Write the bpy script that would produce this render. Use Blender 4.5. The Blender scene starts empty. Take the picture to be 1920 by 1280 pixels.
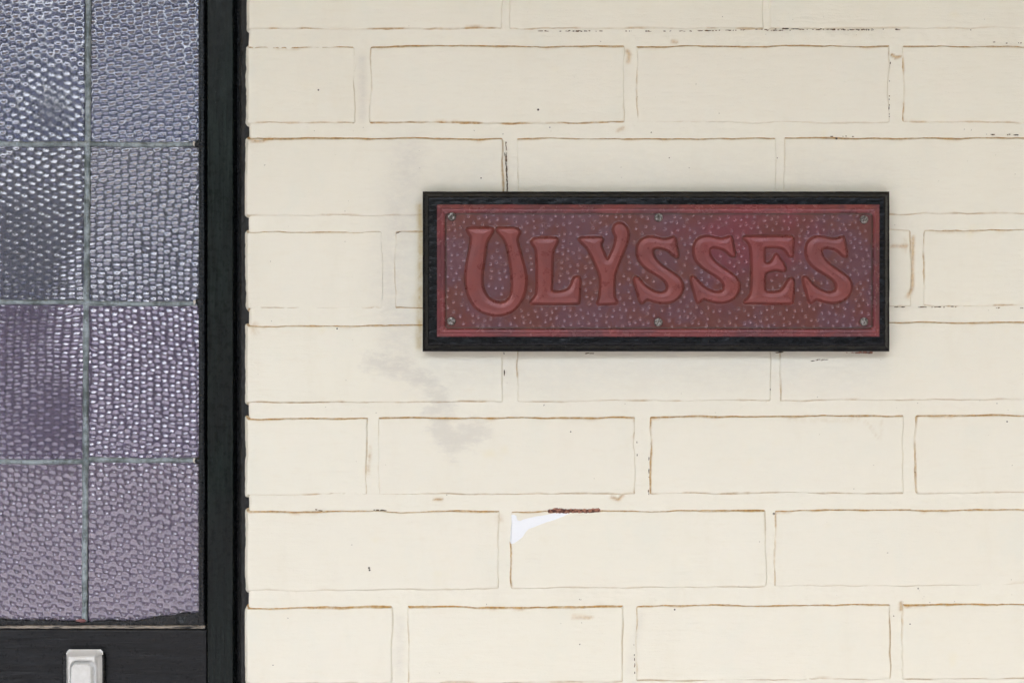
import bpy, math, random
import numpy as np
from mathutils import Vector

R = math.radians
# ------------------------------------------------------------------ camera, sky, sun, exposure
S = 0.00048            # metres on the wall face per photograph pixel
ZC = 1.5               # height of the picture centre
D = 1.28               # camera distance to the wall face
scene = bpy.context.scene
cam_d = bpy.data.cameras.new('camera')
cam = bpy.data.objects.new('camera', cam_d)
scene.collection.objects.link(cam)
cam.location = (0, -D, ZC)
cam.rotation_euler = (R(90), 0, 0)
cam_d.sensor_width = 36
cam_d.lens = 36 * D / (1920 * S)
cam_d.clip_start = 0.02
cam_d.clip_end = 500
scene.camera = cam

SUN_EL, SUN_AZ = 58, 215          # azimuth clockwise from +Y; the porch faces -Y
w = bpy.data.worlds.new('World'); scene.world = w; w.use_nodes = True
nt = w.node_tree
sky = nt.nodes.new('ShaderNodeTexSky'); sky.sky_type = 'NISHITA'; sky.sun_disc = False
sky.sun_elevation = R(SUN_EL); sky.sun_rotation = R(SUN_AZ)
sky.air_density = 1.3; sky.dust_density = 5.0; sky.ozone_density = 1.0
bg = nt.nodes['Background']; bg.inputs['Strength'].default_value = 0.15
nt.links.new(sky.outputs['Color'], bg.inputs['Color'])

sl = bpy.data.lights.new('sun', 'SUN'); sl.energy = 0.9; sl.angle = R(12); sl.color = (1, 0.98, 0.95)
sun = bpy.data.objects.new('sun', sl); scene.collection.objects.link(sun)
sd = Vector((math.sin(R(SUN_AZ)) * math.cos(R(SUN_EL)), math.cos(R(SUN_AZ)) * math.cos(R(SUN_EL)), math.sin(R(SUN_EL))))
sun.rotation_euler = sd.to_track_quat('Z', 'Y').to_euler()
sun.location = sd * 20

vs = scene.view_settings
vs.view_transform = 'Standard'; vs.look = 'None'; vs.gamma = 1.0; vs.use_curve_mapping = False
vs.exposure = 2.57

# ------------------------------------------------------------------ helpers
def wx(px, y=0.0): return (np.asarray(px, float) - 960) * S * (D + y) / D
def wz(py, y=0.0): return ZC + (640 - np.asarray(py, float)) * S * (D + y) / D

def _hash(ix, iy, seed):
    h = (ix.astype(np.int64) * 374761393 + iy.astype(np.int64) * 668265263 + seed * 974634777) & 0x7fffffff
    h = ((h ^ (h >> 13)) * 1274126177) & 0x7fffffff
    h = ((h ^ (h >> 16)) * 2246822519) & 0x7fffffff
    return ((h ^ (h >> 15)) & 0xffffff) / float(0xffffff)

def noise2(x, y, seed=0):
    x, y = np.broadcast_arrays(np.asarray(x, float), np.asarray(y, float))
    ix = np.floor(x); iy = np.floor(y); fx = x - ix; fy = y - iy
    fx = fx * fx * (3 - 2 * fx); fy = fy * fy * (3 - 2 * fy)
    a = _hash(ix, iy, seed); b = _hash(ix + 1, iy, seed); c = _hash(ix, iy + 1, seed); d = _hash(ix + 1, iy + 1, seed)
    return (a + (b - a) * fx) * (1 - fy) + (c + (d - c) * fx) * fy - 0.5      # -0.5 .. 0.5

def fbm(x, y, seed=0, oct=4):
    s = 0; a = 1.0
    x = np.asarray(x, float); y = np.asarray(y, float)
    for o in range(oct):
        s = s + a * noise2(x, y, seed + o * 17); x = x * 2.03; y = y * 2.03; a *= 0.5
    return s

def smooth(t): t = np.clip(t, 0, 1); return t * t * (3 - 2 * t)

def rrect(X, Z, x0, x1, z0, z1, r):
    """inside-positive distance to a rounded rectangle"""
    cx, cz = (x0 + x1) / 2, (z0 + z1) / 2
    qx = np.abs(X - cx) - (x1 - x0) / 2 + r; qz = np.abs(Z - cz) - (z1 - z0) / 2 + r
    return -(np.hypot(np.maximum(qx, 0), np.maximum(qz, 0)) + np.minimum(np.maximum(qx, qz), 0) - r)

def link(name, me, origin, parent=None, mat=None):
    o = bpy.data.objects.new(name, me)
    scene.collection.objects.link(o)
    if parent is not None:
        o.parent = parent
        o.location = Vector(origin) - Vector(parent['_w'])
    else:
        o.location = origin
    o['_w'] = list(map(float, origin))
    if mat and not me.materials: me.materials.append(mat)
    return o

def thing(name, label, cat, loc):
    o = bpy.data.objects.new(name, None); scene.collection.objects.link(o)
    o.empty_display_size = 0.05
    o.location = loc; o['_w'] = list(map(float, loc)); o['label'] = label; o['category'] = cat
    return o

def raw_mesh(name, V, F, smooth_n=None, attrs=None):
    me = bpy.data.meshes.new(name)
    F = np.asarray(F, np.int32); nf, k = F.shape
    me.vertices.add(len(V)); me.vertices.foreach_set('co', np.asarray(V, np.float32).ravel())
    me.loops.add(nf * k); me.loops.foreach_set('vertex_index', F.ravel())
    me.polygons.add(nf); me.polygons.foreach_set('loop_start', np.arange(nf, dtype=np.int32) * k)
    sm = np.ones(nf, bool)
    if smooth_n is not None: sm[smooth_n:] = False
    me.polygons.foreach_set('use_smooth', sm)
    for n, a in (attrs or {}).items():
        at = me.attributes.new(n, 'FLOAT_COLOR', 'POINT')
        at.data.foreach_set('color', np.asarray(a, np.float32).ravel())
    me.update(calc_edges=True); me.validate()
    return me

def hf(name, xs, zs, Y, back, parent, mat, attrs=None, keep=None, skirt=True):
    """A solid whose front face is the relief Y over the grid xs, zs (front looks to -Y), closed at y=back."""
    nx, nz = len(xs), len(zs)
    X, Z = np.meshgrid(xs, zs)
    V = np.stack([X, Y, Z], -1).reshape(-1, 3)
    idx = np.arange(nx * nz).reshape(nz, nx)
    F = np.stack([idx[:-1, :-1], idx[:-1, 1:], idx[1:, 1:], idx[1:, :-1]], -1).reshape(-1, 4)
    if keep is not None: F = F[keep.ravel()]
    nsm = len(F)
    if attrs: attrs = {n: a.reshape(-1, 4) for n, a in attrs.items()}
    if skirt and keep is None:
        ring = np.concatenate([idx[0, :], idx[1:, -1], idx[-1, -2::-1], idx[-2:0:-1, 0]])
        a = V[ring].copy(); b = a.copy(); b[:, 1] = back
        n0 = len(V); m = len(ring)
        V = np.concatenate([V, a, b]); i = np.arange(m); j = (i + 1) % m
        Fs = np.stack([n0 + i, n0 + m + i, n0 + m + j, n0 + j], -1)
        # back cap: four corners
        c = [n0 + m + 0, n0 + m + (nx - 1), n0 + m + (nx - 1) + (nz - 1), n0 + m + 2 * (nx - 1) + (nz - 1)]
        Fs = np.concatenate([Fs, np.array([[c[0], c[3], c[2], c[1]]])])
        F = np.concatenate([F, Fs])
        if attrs: attrs = {n: np.concatenate([q, q[ring], q[ring]]) for n, q in attrs.items()}
    elif keep is not None:
        used = np.unique(F); mp = -np.ones(len(V), int); mp[used] = np.arange(len(used))
        V = V[used]; F = mp[F]
        if attrs: attrs = {n: q[used] for n, q in attrs.items()}
    org = np.array([(V[:, 0].min() + V[:, 0].max()) / 2, np.median(V[:nx * nz if keep is None else len(V), 1]), V[:, 2].min()])
    me = raw_mesh(name, V - org, F, nsm, attrs)
    return link(name, me, org, parent, mat)

def axis(a, b, step, fine=()):
    """grid positions from a to b with extra lines near the ends"""
    n = max(2, int(round((b - a) / step)))
    s = set(np.round(np.linspace(a, b, n + 1), 7))
    for f in fine: s.add(round(a + f, 7)); s.add(round(b - f, 7))
    return np.array(sorted(s))

def box_mesh(name, x0, x1, y0, y1, z0, z1):
    V = np.array([[x, y, z] for z in (z0, z1) for y in (y0, y1) for x in (x0, x1)], float)
    F = [[0, 2, 3, 1], [4, 5, 7, 6], [0, 1, 5, 4], [1, 3, 7, 5], [3, 2, 6, 7], [2, 0, 4, 6]]
    org = np.array([(x0 + x1) / 2, (y0 + y1) / 2, z0])
    return raw_mesh(name, V - org, F, 0), org

# ------------------------------------------------------------------ material helpers
class M:
    def __init__(self, name):
        self.m = bpy.data.materials.new(name); self.m.use_nodes = True
        self.t = self.m.node_tree; self.p = self.t.nodes['Principled BSDF']
    def n(self, typ, **kw):
        nd = self.t.nodes.new(typ)
        for k, v in kw.items():
            if hasattr(nd, k): setattr(nd, k, v)
            else: nd.inputs[k.replace('_', ' ')].default_value = v
        return nd
    def l(self, a, b): self.t.links.new(a, b)
    def coord(self, scale=(1, 1, 1), kind='pos'):
        if kind == 'pos': src = self.n('ShaderNodeNewGeometry').outputs['Position']
        else: src = self.n('ShaderNodeTexCoord').outputs['Object']
        mp = self.n('ShaderNodeMapping'); mp.inputs['Scale'].default_value = scale
        self.l(src, mp.inputs['Vector']); return mp.outputs['Vector']
    def noise(self, scale, vec, detail=4, rough=0.55, dist=0.0):
        nd = self.n('ShaderNodeTexNoise'); nd.inputs['Scale'].default_value = scale
        nd.inputs['Detail'].default_value = detail; nd.inputs['Roughness'].default_value = rough; nd.inputs['Distortion'].default_value = dist
        self.l(vec, nd.inputs['Vector']); return nd.outputs['Fac']
    def ramp(self, v, a, b, lo=0.0, hi=1.0):
        nd = self.n('ShaderNodeMapRange'); nd.interpolation_type = 'SMOOTHSTEP'
        nd.inputs['From Min'].default_value = a; nd.inputs['From Max'].default_value = b
        nd.inputs['To Min'].default_value = lo; nd.inputs['To Max'].default_value = hi
        self.l(v, nd.inputs['Value']); return nd.outputs['Result']
    def math(self, op, a, b=None, c=None):
        nd = self.n('ShaderNodeMath'); nd.operation = op
        for i, v in enumerate((a, b, c)):
            if v is None: continue
            if isinstance(v, (int, float)): nd.inputs[i].default_value = v
            else: self.l(v, nd.inputs[i])
        return nd.outputs[0]
    def mix(self, fac, a, b):
        nd = self.n('ShaderNodeMix'); nd.data_type = 'RGBA'
        for k, v in ((0, fac), (6, a), (7, b)):
            if isinstance(v, (int, float)): nd.inputs[k].default_value = v
            elif isinstance(v, tuple): nd.inputs[k].default_value = (*v, 1)
            else: self.l(v, nd.inputs[k])
        return nd.outputs[2]
    def bump(self, h, strength, dist):
        nd = self.n('ShaderNodeBump'); nd.inputs['Strength'].default_value = strength; nd.inputs['Distance'].default_value = dist
        self.l(h, nd.inputs['Height']); self.l(nd.outputs['Normal'], self.p.inputs['Normal']); return nd
    def attr(self, name):
        a = self.n('ShaderNodeAttribute'); a.attribute_name = name
        s = self.n('ShaderNodeSeparateColor'); self.l(a.outputs['Color'], s.inputs['Color'])
        return s.outputs['Red'], s.outputs['Green'], s.outputs['Blue'], a.outputs['Alpha']
    def set(self, **kw):
        for k, v in kw.items():
            i = self.p.inputs[k.replace('_', ' ')]
            if isinstance(v, (int, float)): i.default_value = v
            elif isinstance(v, tuple): i.default_value = (*v, 1) if len(v) == 3 else v
            else: self.l(v, i)

# --- cream wall paint
SPECKS = [(692, 1064, 2.6), (693, 1068, 2.4), (1009, 206, 2.6), (597, 169, 2.0), (1031, 239, 2.6), (1033, 246, 2.2), (1722, 1103, 3.0), (1724, 1107, 2.4), (1731, 1122, 2.4), (1735, 1126, 2.2), (1568, 260, 3.2), (1451, 963, 3.2), (1421, 60, 2.6), (1421, 70, 2.2), (902, 334, 2.0), (1888, 790, 2.0), (1445, 730, 2.2), (1087, 1207, 1.6), (1265, 1142, 2.0), (1706, 1169, 2.0), (540, 1158, 1.6), (512, 1246, 1.6), (1255, 296, 1.5), (1458, 296, 2.0), (1715, 885, 2.0), (1070, 809, 1.6), (507, 490, 1.6), (632, 616, 2.0), (588, 1110, 1.4), (1870, 756, 2.6)]
def cream_paint():
    k = M('cream_masonry_paint'); pos = k.coord()
    br = k.coord((35, 35, 260)); br2 = k.coord((1, 1, 3.0))
    big = k.noise(7, pos, 4, 0.6); mid = k.noise(45, br2, 5, 0.65); fine = k.noise(900, pos, 3); strok = k.noise(1.0, br, 4, 0.6, 0.4)
    col = k.mix(k.ramp(big, 0.35, 0.68), (0.775, 0.752, 0.637), (0.765, 0.737, 0.617))
    col = k.mix(k.ramp(mid, 0.52, 0.80, 0, 0.45), col, (0.73, 0.68, 0.54))
    col = k.mix(k.ramp(strok, 0.5, 0.85, 0, 0.30), col, (0.715, 0.675, 0.545))
    oi = k.n('ShaderNodeObjectInfo').outputs['Random']
    col = k.mix(k.ramp(oi, 0, 1, 0, 0.30), col, (0.745, 0.71, 0.605))
    col = k.mix(k.ramp(k.noise(16, k.coord((1, 1, 0.35)), 5, 0.7), 0.5, 0.75, 0, 0.35), col, (0.70, 0.655, 0.525))
    col = k.mix(k.ramp(k.noise(11, k.coord((1, 1, 1.6)), 4, 0.65), 0.50, 0.74, 0, 0.4), col, (0.775, 0.73, 0.62))
    col = k.mix(k.ramp(k.noise(14, k.coord((1.3, 1, 1)), 4, 0.65), 0.50, 0.72, 0, 0.45), col, (0.72, 0.72, 0.62))
    yel = k.noise(26, pos, 2); col = k.mix(k.ramp(yel, 0.66, 0.80, 0, 0.40), col, (0.76, 0.69, 0.47))
    spk = k.noise(330, pos, 1, 0.4); col = k.mix(k.ramp(spk, 0.80, 0.82, 0, 0.7), col, (0.18, 0.15, 0.10))
    ochre, black, smud, yell = k.attr('mark')
    peel, chip, grey, tan = k.attr('wear_shade')
    n1 = k.noise(420, pos, 3, 0.7); n2 = k.noise(140, pos, 4, 0.7); n3 = k.noise(70, k.coord((1, 1, 2.2)), 5, 0.75)
    # soft dirt smudges; grey also carries the shade painted around the sign
    sm = k.ramp(k.math('ADD', smud, k.math('MULTIPLY', k.math('SUBTRACT', n3, 0.5), 1.7)), 0.15, 0.85, 0, 0.40)
    sm = k.math('MULTIPLY', sm, k.ramp(smud, 0.0, 0.12))
    col = k.mix(sm, col, (0.50, 0.475, 0.43))
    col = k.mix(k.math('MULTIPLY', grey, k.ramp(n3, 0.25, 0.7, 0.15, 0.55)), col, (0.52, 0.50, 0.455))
    col = k.mix(k.math('MULTIPLY', yell, k.ramp(n2, 0.3, 0.6, 0.2, 0.8)), col, (0.55, 0.42, 0.16))
    col = k.mix(k.math('MULTIPLY', tan, k.ramp(n2, 0.35, 0.65, 0.1, 0.8)), col, (0.50, 0.37, 0.20))
    # ochre lines that have bled out of the joints
    oc = k.math('MULTIPLY', ochre, k.ramp(n2, 0.28, 0.60, 0.55, 1.0)); oc = k.math('MINIMUM', oc, 0.97)
    col = k.mix(oc, col, k.mix(k.ramp(n1, 0.35, 0.65), (0.56, 0.33, 0.085), (0.36, 0.19, 0.045)))
    bl = k.math('MULTIPLY', k.math('MULTIPLY', black, 0.7), k.ramp(k.noise(800, pos, 2, 0.6), 0.34, 0.5, 0.1, 1)); bl = k.math('MINIMUM', bl, 0.96)
    col = k.mix(bl, col, (0.022, 0.014, 0.009))
    pk = None
    for sx, sy, sr in SPECKS:
        sr *= 0.8
        vd = k.n('ShaderNodeVectorMath'); vd.operation = 'DISTANCE'; k.l(pos, vd.inputs[0]); vd.inputs[1].default_value = (float(wx(sx)), 0.0, float(wz(sy)))
        q = k.ramp(vd.outputs['Value'], sr * S * 0.75, sr * S * 1.25, 1, 0); pk = q if pk is None else k.math('MAXIMUM', pk, q)
    col = k.mix(k.math('MULTIPLY', pk, k.ramp(n1, 0.30, 0.45, 0.2, 0.95)), col, (0.03, 0.02, 0.014))
    # peeled top coat: white undercoat; chipped: raw red brick
    pw = k.math('ADD', peel, k.math('MULTIPLY', k.math('SUBTRACT', n2, 0.5), 0.5))
    col = k.mix(k.ramp(pw, 0.47, 0.53), col, (0.80, 0.825, 0.84))
    cw = k.math('ADD', chip, k.math('MULTIPLY', k.math('SUBTRACT', n1, 0.5), 0.9))
    col = k.mix(k.ramp(cw, 0.46, 0.54), col, k.mix(k.ramp(n1, 0.42, 0.58), (0.08, 0.025, 0.018), (0.36, 0.17, 0.11)))
    k.set(Base_Color=col, Roughness=k.ramp(mid, 0.3, 0.7, 0.42, 0.6), Specular_IOR_Level=0.35)
    h = k.math('ADD', k.math('MULTIPLY', strok, 0.6), k.math('ADD', k.math('MULTIPLY', fine, 0.25), k.math('MULTIPLY', mid, 0.8)))
    h = k.math('ADD', h, k.math('MULTIPLY', k.math('ADD', oc, bl), -1.6))
    k.bump(h, 0.8, 0.0009)
    return k.m

def black_wood(name, base, grain, rough, scale, spec=0.5, spark=0.5, bmp=0.6):
    k = M(name); pos = k.coord(); g = k.coord(grain)
    a = k.noise(1, g, 5, 0.65, 0.3); b = k.noise(scale, pos, 5, 0.7); c = k.noise(520, pos, 2, 0.6); big = k.noise(5, pos, 3)
    dk = tuple(v * 0.45 for v in base); lt = tuple(v * 1.5 + 0.003 for v in base)
    col = k.mix(k.ramp(a, 0.3, 0.7), dk, lt)
    col = k.mix(k.ramp(big, 0.35, 0.65, 0, 0.6), col, tuple(v * 1.1 for v in (base[1], base[1], base[1])))
    col = k.mix(k.ramp(c, 0.745, 0.78, 0, spark), col, (0.30, 0.31, 0.30))
    k.set(Base_Color=col, Roughness=k.ramp(b, 0.3, 0.7, rough - 0.1, rough + 0.16), Specular_IOR_Level=spec)
    k.bump(k.math('ADD', a, k.math('MULTIPLY', b, 0.7)), bmp, 0.0012)
    return k.m

MAT_CREAM = cream_paint()
MAT_STILE = black_wood('weathered_green_black_paint', (0.008, 0.013, 0.011), (420, 420, 22), 0.28, 160, 0.13, 0.25, 0.4)
MAT_RAIL = black_wood('weathered_black_rail_paint', (0.011, 0.012, 0.0135), (26, 300, 330), 0.32, 140, 0.18, 0.25)
MAT_BEAD = black_wood('glossy_black_bead_paint', (0.006, 0.008, 0.009), (300, 300, 40), 0.26, 260, 0.35, 0.35)
MAT_TRIM = black_wood('lumpy_black_filler_paint', (0.013, 0.013, 0.012), (200, 200, 90), 0.5, 420, 0.3, 0.2)
MAT_BOARD = black_wood('glossy_black_sign_paint', (0.004, 0.0045, 0.006), (90, 260, 320), 0.11, 420, 0.20, 0.5, 0.32)

def tan_edge():
    k = M('bare_weathered_timber'); v = k.coord((60, 300, 500)); a = k.noise(1, v, 4, 0.7)
    k.set(Base_Color=k.mix(k.ramp(a, 0.40, 0.56), (0.02, 0.02, 0.02), (0.30, 0.26, 0.21)), Roughness=0.75)
    k.bump(a, 0.6, 0.001); return k.m
MAT_TAN = tan_edge()

def lead():
    k = M('weathered_lead'); p = k.coord((1, 1, 1)); a = k.noise(90, p, 5, 0.7); b = k.noise(420, p, 3, 0.6)
    col = k.mix(k.ramp(a, 0.35, 0.65), (0.10, 0.125, 0.125), (0.30, 0.35, 0.37)); col = k.mix(k.ramp(b, 0.55, 0.7, 0, 0.6), col, (0.07, 0.075, 0.065))
    k.set(Base_Color=col, Metallic=0.25, Roughness=k.ramp(a, 0.3, 0.7, 0.35, 0.6)); k.bump(b, 0.4, 0.0005); return k.m
MAT_LEAD = lead()

def glass(name, reflect_tint):
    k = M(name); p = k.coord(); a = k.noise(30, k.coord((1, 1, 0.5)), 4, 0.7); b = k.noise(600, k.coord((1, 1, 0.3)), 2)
    k.set(Base_Color=reflect_tint, Transmission_Weight=0.70, IOR=2.0, Roughness=k.ramp(a, 0.5, 0.8, 0.01, 0.07))
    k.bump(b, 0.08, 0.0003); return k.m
MAT_GLASS = [glass('hammered_glass_blue_reflection', (0.255, 0.275, 0.42)), glass('hammered_glass_grey_reflection', (0.28, 0.285, 0.38)), glass('hammered_glass_lilac_reflection', (0.34, 0.28, 0.42)), glass('hammered_glass_mauve_reflection', (0.40, 0.33, 0.45))]  # one glass; each row's reflected tone is painted into its base colour

def enamel():
    k = M('aged_white_plastic'); p = k.coord(); a = k.noise(60, p, 4, 0.7); b = k.noise(200, p, 3)
    col = k.mix(k.ramp(a, 0.45, 0.75, 0, 0.5), (0.68, 0.68, 0.65), (0.46, 0.45, 0.41)); 
    k.set(Base_Color=col, Roughness=0.28, Specular_IOR_Level=0.5); k.bump(a, 0.2, 0.0004); return k.m
MAT_PLASTIC = enamel()

def copper(name, c1, c2, c3, rough, spec, field):
    k = M(name); p = k.coord(); a = k.noise(28, p, 5, 0.65, 0.5); b = k.noise(110, p, 4, 0.7); c = k.noise(9, p, 3, 0.6)
    col = k.mix(k.ramp(a, 0.40, 0.60), c1, c2); col = k.mix(k.ramp(c, 0.52, 0.66, 0, 0.75), col, c3)
    col = k.mix(k.ramp(b, 0.58, 0.75, 0, 0.45), col, tuple(v * 0.55 for v in c1))
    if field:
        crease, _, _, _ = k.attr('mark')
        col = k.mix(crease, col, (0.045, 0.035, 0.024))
    k.set(Base_Color=col, Metallic=0.15, Roughness=k.ramp(b, 0.3, 0.7, rough - 0.08, rough + 0.1), Specular_IOR_Level=spec)
    k.bump(b, 0.15, 0.0005); return k.m
MAT_FIELD = copper('patinated_copper_field', (0.150, 0.057, 0.052), (0.140, 0.066, 0.080), (0.19, 0.048, 0.062), 0.18, 0.5, True)
MAT_LETTER = copper('dull_red_painted_copper', (0.205, 0.056, 0.050), (0.180, 0.054, 0.051), (0.215, 0.053, 0.054), 0.32, 0.35, True)

MAT_RIM = copper('rubbed_red_copper_border', (0.205, 0.052, 0.056), (0.14, 0.046, 0.055), (0.25, 0.052, 0.064), 0.22, 0.55, True)
def steel():
    k = M('dull_steel'); p = k.coord(); a = k.noise(500, p, 3, 0.7)
    k.set(Base_Color=k.mix(k.ramp(a, 0.4, 0.65), (0.07, 0.06, 0.05), (0.33, 0.31, 0.29)), Metallic=0.7, Roughness=0.4); return k.m
MAT_STEEL = steel()

def plain(name, c1, c2, scale, rough=0.8, stretch=(1, 1, 1)):
    k = M(name); p = k.coord(stretch); a = k.noise(scale, p, 5, 0.65)
    k.set(Base_Color=k.mix(k.ramp(a, 0.35, 0.65), c1, c2), Roughness=rough); k.bump(a, 0.3, 0.004); return k.m

# ------------------------------------------------------------------ the porch the picture is taken in, with unseen parts added to steer the light
def struct(name, x0, x1, y0, y1, z0, z1, mat):
    me, org = box_mesh(name, x0, x1, y0, y1, z0, z1); o = link(name, me, org, None, mat); o['kind'] = 'structure'; return o
PORCH = 2.2
struct('ground', -120, 120, -200, 0.6, -0.35, -0.16, plain('lawn', (0.05, 0.085, 0.025), (0.09, 0.12, 0.04), 6))
struct('verandah_floor', -4, 4, -PORCH, -0.002, -0.15, 0.0, plain('mauve_grey_floor_paint', (0.13, 0.125, 0.125), (0.17, 0.165, 0.165), 5, 0.6))
struct('path', -6.5, 4.5, -9.0, -PORCH - 0.01, -0.158, -0.12, plain('pale_concrete', (0.25, 0.25, 0.28), (0.32, 0.32, 0.35), 4))
struct('added_side_wall', -3.5, -3.4, -PORCH, 0.1, 0.005, 2.99, plain('added_side_wall_paint', (0.40, 0.37, 0.31), (0.46, 0.42, 0.35), 3, 0.6))  # unseen side walls, added to hold back light from the sides
struct('added_side_wall', 1.65, 1.75, -PORCH, 0.1, 0.005, 2.99, plain('added_side_wall_paint', (0.40, 0.37, 0.31), (0.46, 0.42, 0.35), 3, 0.6))  # added close in, so the right of the brickwork gets less light
struct('added_valance', -4, 4, -PORCH - 0.05, -PORCH - 0.005, 2.80, 3.11, plain('green_black_fascia_paint', (0.02, 0.03, 0.025), (0.03, 0.04, 0.035), 3, 0.5))  # unseen board added to narrow the strip of sky that lights the wall
struct('verandah_ceiling', -4, 4, -PORCH, 0.12, 3.0, 3.10, plain('cream_ceiling_paint', (0.70, 0.57, 0.33), (0.74, 0.60, 0.36), 3, 0.6))

HW = plain('plain_cream_wall_paint', (0.74, 0.70, 0.60), (0.78, 0.74, 0.64), 5, 0.6)
struct('added_roof', -4.4, 4.4, -PORCH - 0.06, 7, 3.12, 4.9, plain('roof_tile_red', (0.20, 0.08, 0.05), (0.26, 0.11, 0.07), 4))  # unseen box over the ceiling, added to block sunlight
struct('added_house_wall', -4, 4, 0.42, 0.5, -0.15, 2.999, HW)  # unseen walls here and below, added to stop light leaking past the brickwork
struct('added_house_wall', float(wx(476)), 4, 0.0015, 0.11, float(wz(-270)), 2.999, HW)
struct('added_house_wall', float(wx(476)), 4, 0.0015, 0.11, 0.001, float(wz(1458)), HW)
struct('added_house_wall', float(wx(2444)), 4, 0.0016, 0.11, float(wz(1457)), float(wz(-269)), HW)
struct('added_house_wall', float(wx(-150)) - 0.01, float(wx(475)), 0.0040, 0.11, float(wz(-118)), 2.999, HW)
struct('added_house_wall', float(wx(-150)) - 0.01, float(wx(475)), 0.0040, 0.11, 0.001, float(wz(1558)), HW)
struct('added_house_wall', -4, float(wx(-150)) - 0.011, 0.0015, 0.11, 0.001, 2.999, HW)
# ------------------------------------------------------------------ brick wall
wall = thing('brick_wall', 'cream painted brick wall with ochre stained joints behind the name plaque', 'wall', (0.15, 0.0, 0.9))
def lin(a, b): return lambda x: a + (b - a) * (np.asarray(x, float) - 460) / 1460.0
# course: (top left, top right, bottom left, bottom right) and its bricks as (x0, x1, left stain, right stain, top, bottom)
COURSES = [
    (-266, -268, -116, -118, [(461, 668, 0, .2, .7, .5), (691, 1172, .2, .2, .7, .5), (1190, 1668, .2, .2, .7, .5), (1690, 2165, .2, .2, .7, .5)]),
    (-91, -93, 58, 55, [(464, 944, 0, .10, .7, .50), (953, 1433, .12, .05, .7, .35), (1441, 1935, .03, .2, .7, .15), (1953, 2420, .2, .2, .7, .5)]),
    (84, 84, 234, 233, [(461, 668, 0, .16, .75, .32), (692, 1173, .30, .14, .70, .62), (1191, 1669, .42, .55, .85, .14), (1691, 2160, .75, .2, .75, .34)]),
    (258, 256, 407, 403, [(461, 946, 0, .60, .78, .20), (967, 1457, .35, .04, .62, .25), (1468, 1948, .18, .2, .68, .35), (1966, 2440, .2, .2, .7, .5)]),
    (432, 427, 581, 576, [(461, 719, 0, .05, .55, .45), (738, 1210, .25, .2, .40, .55), (1228, 1711, .2, .60, .2, .35), (1729, 2210, .55, .2, .60, .55)]),
    (608, 600, 758, 751, [(461, 946, 0, .45, .62, .42), (967, 1447, .55, .10, .5, .35), (1460, 1940, .45, .2, .65, .24), (1958, 2430, .2, .2, .7, .5)]),
    (782, 775, 930, 926, [(461, 691, 0, .32, .70, .42), (707, 1193, .14, .42, .72, .32), (1217, 1696, .72, .06, .72, .40), (1714, 2190, .55, .2, .70, .22)]),
    (956, 952, 1110, 1098, [(461, 938, 0, .08, .66, .12), (955, 1438, .72, .22, .74, .14), (1450, 1934, .52, .08, .74, .10), (1952, 2430, .2, .2, .7, .5)]),
    (1137, 1129, 1284, 1275, [(461, 738, 0, .10, .74, .2), (763, 1170, .45, .22, .74, .3), (1190, 1672, .42, .52, .68, .35), (1690, 2170, .28, .2, 1.0, .3)]),
    (1309, 1302, 1456, 1450, [(461, 946, 0, .3, .7, .4), (967, 1447, .3, .2, .7, .4), (1460, 1940, .3, .2, .7, .4), (1958, 2430, .2, .2, .7, .4)]),
]
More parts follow.
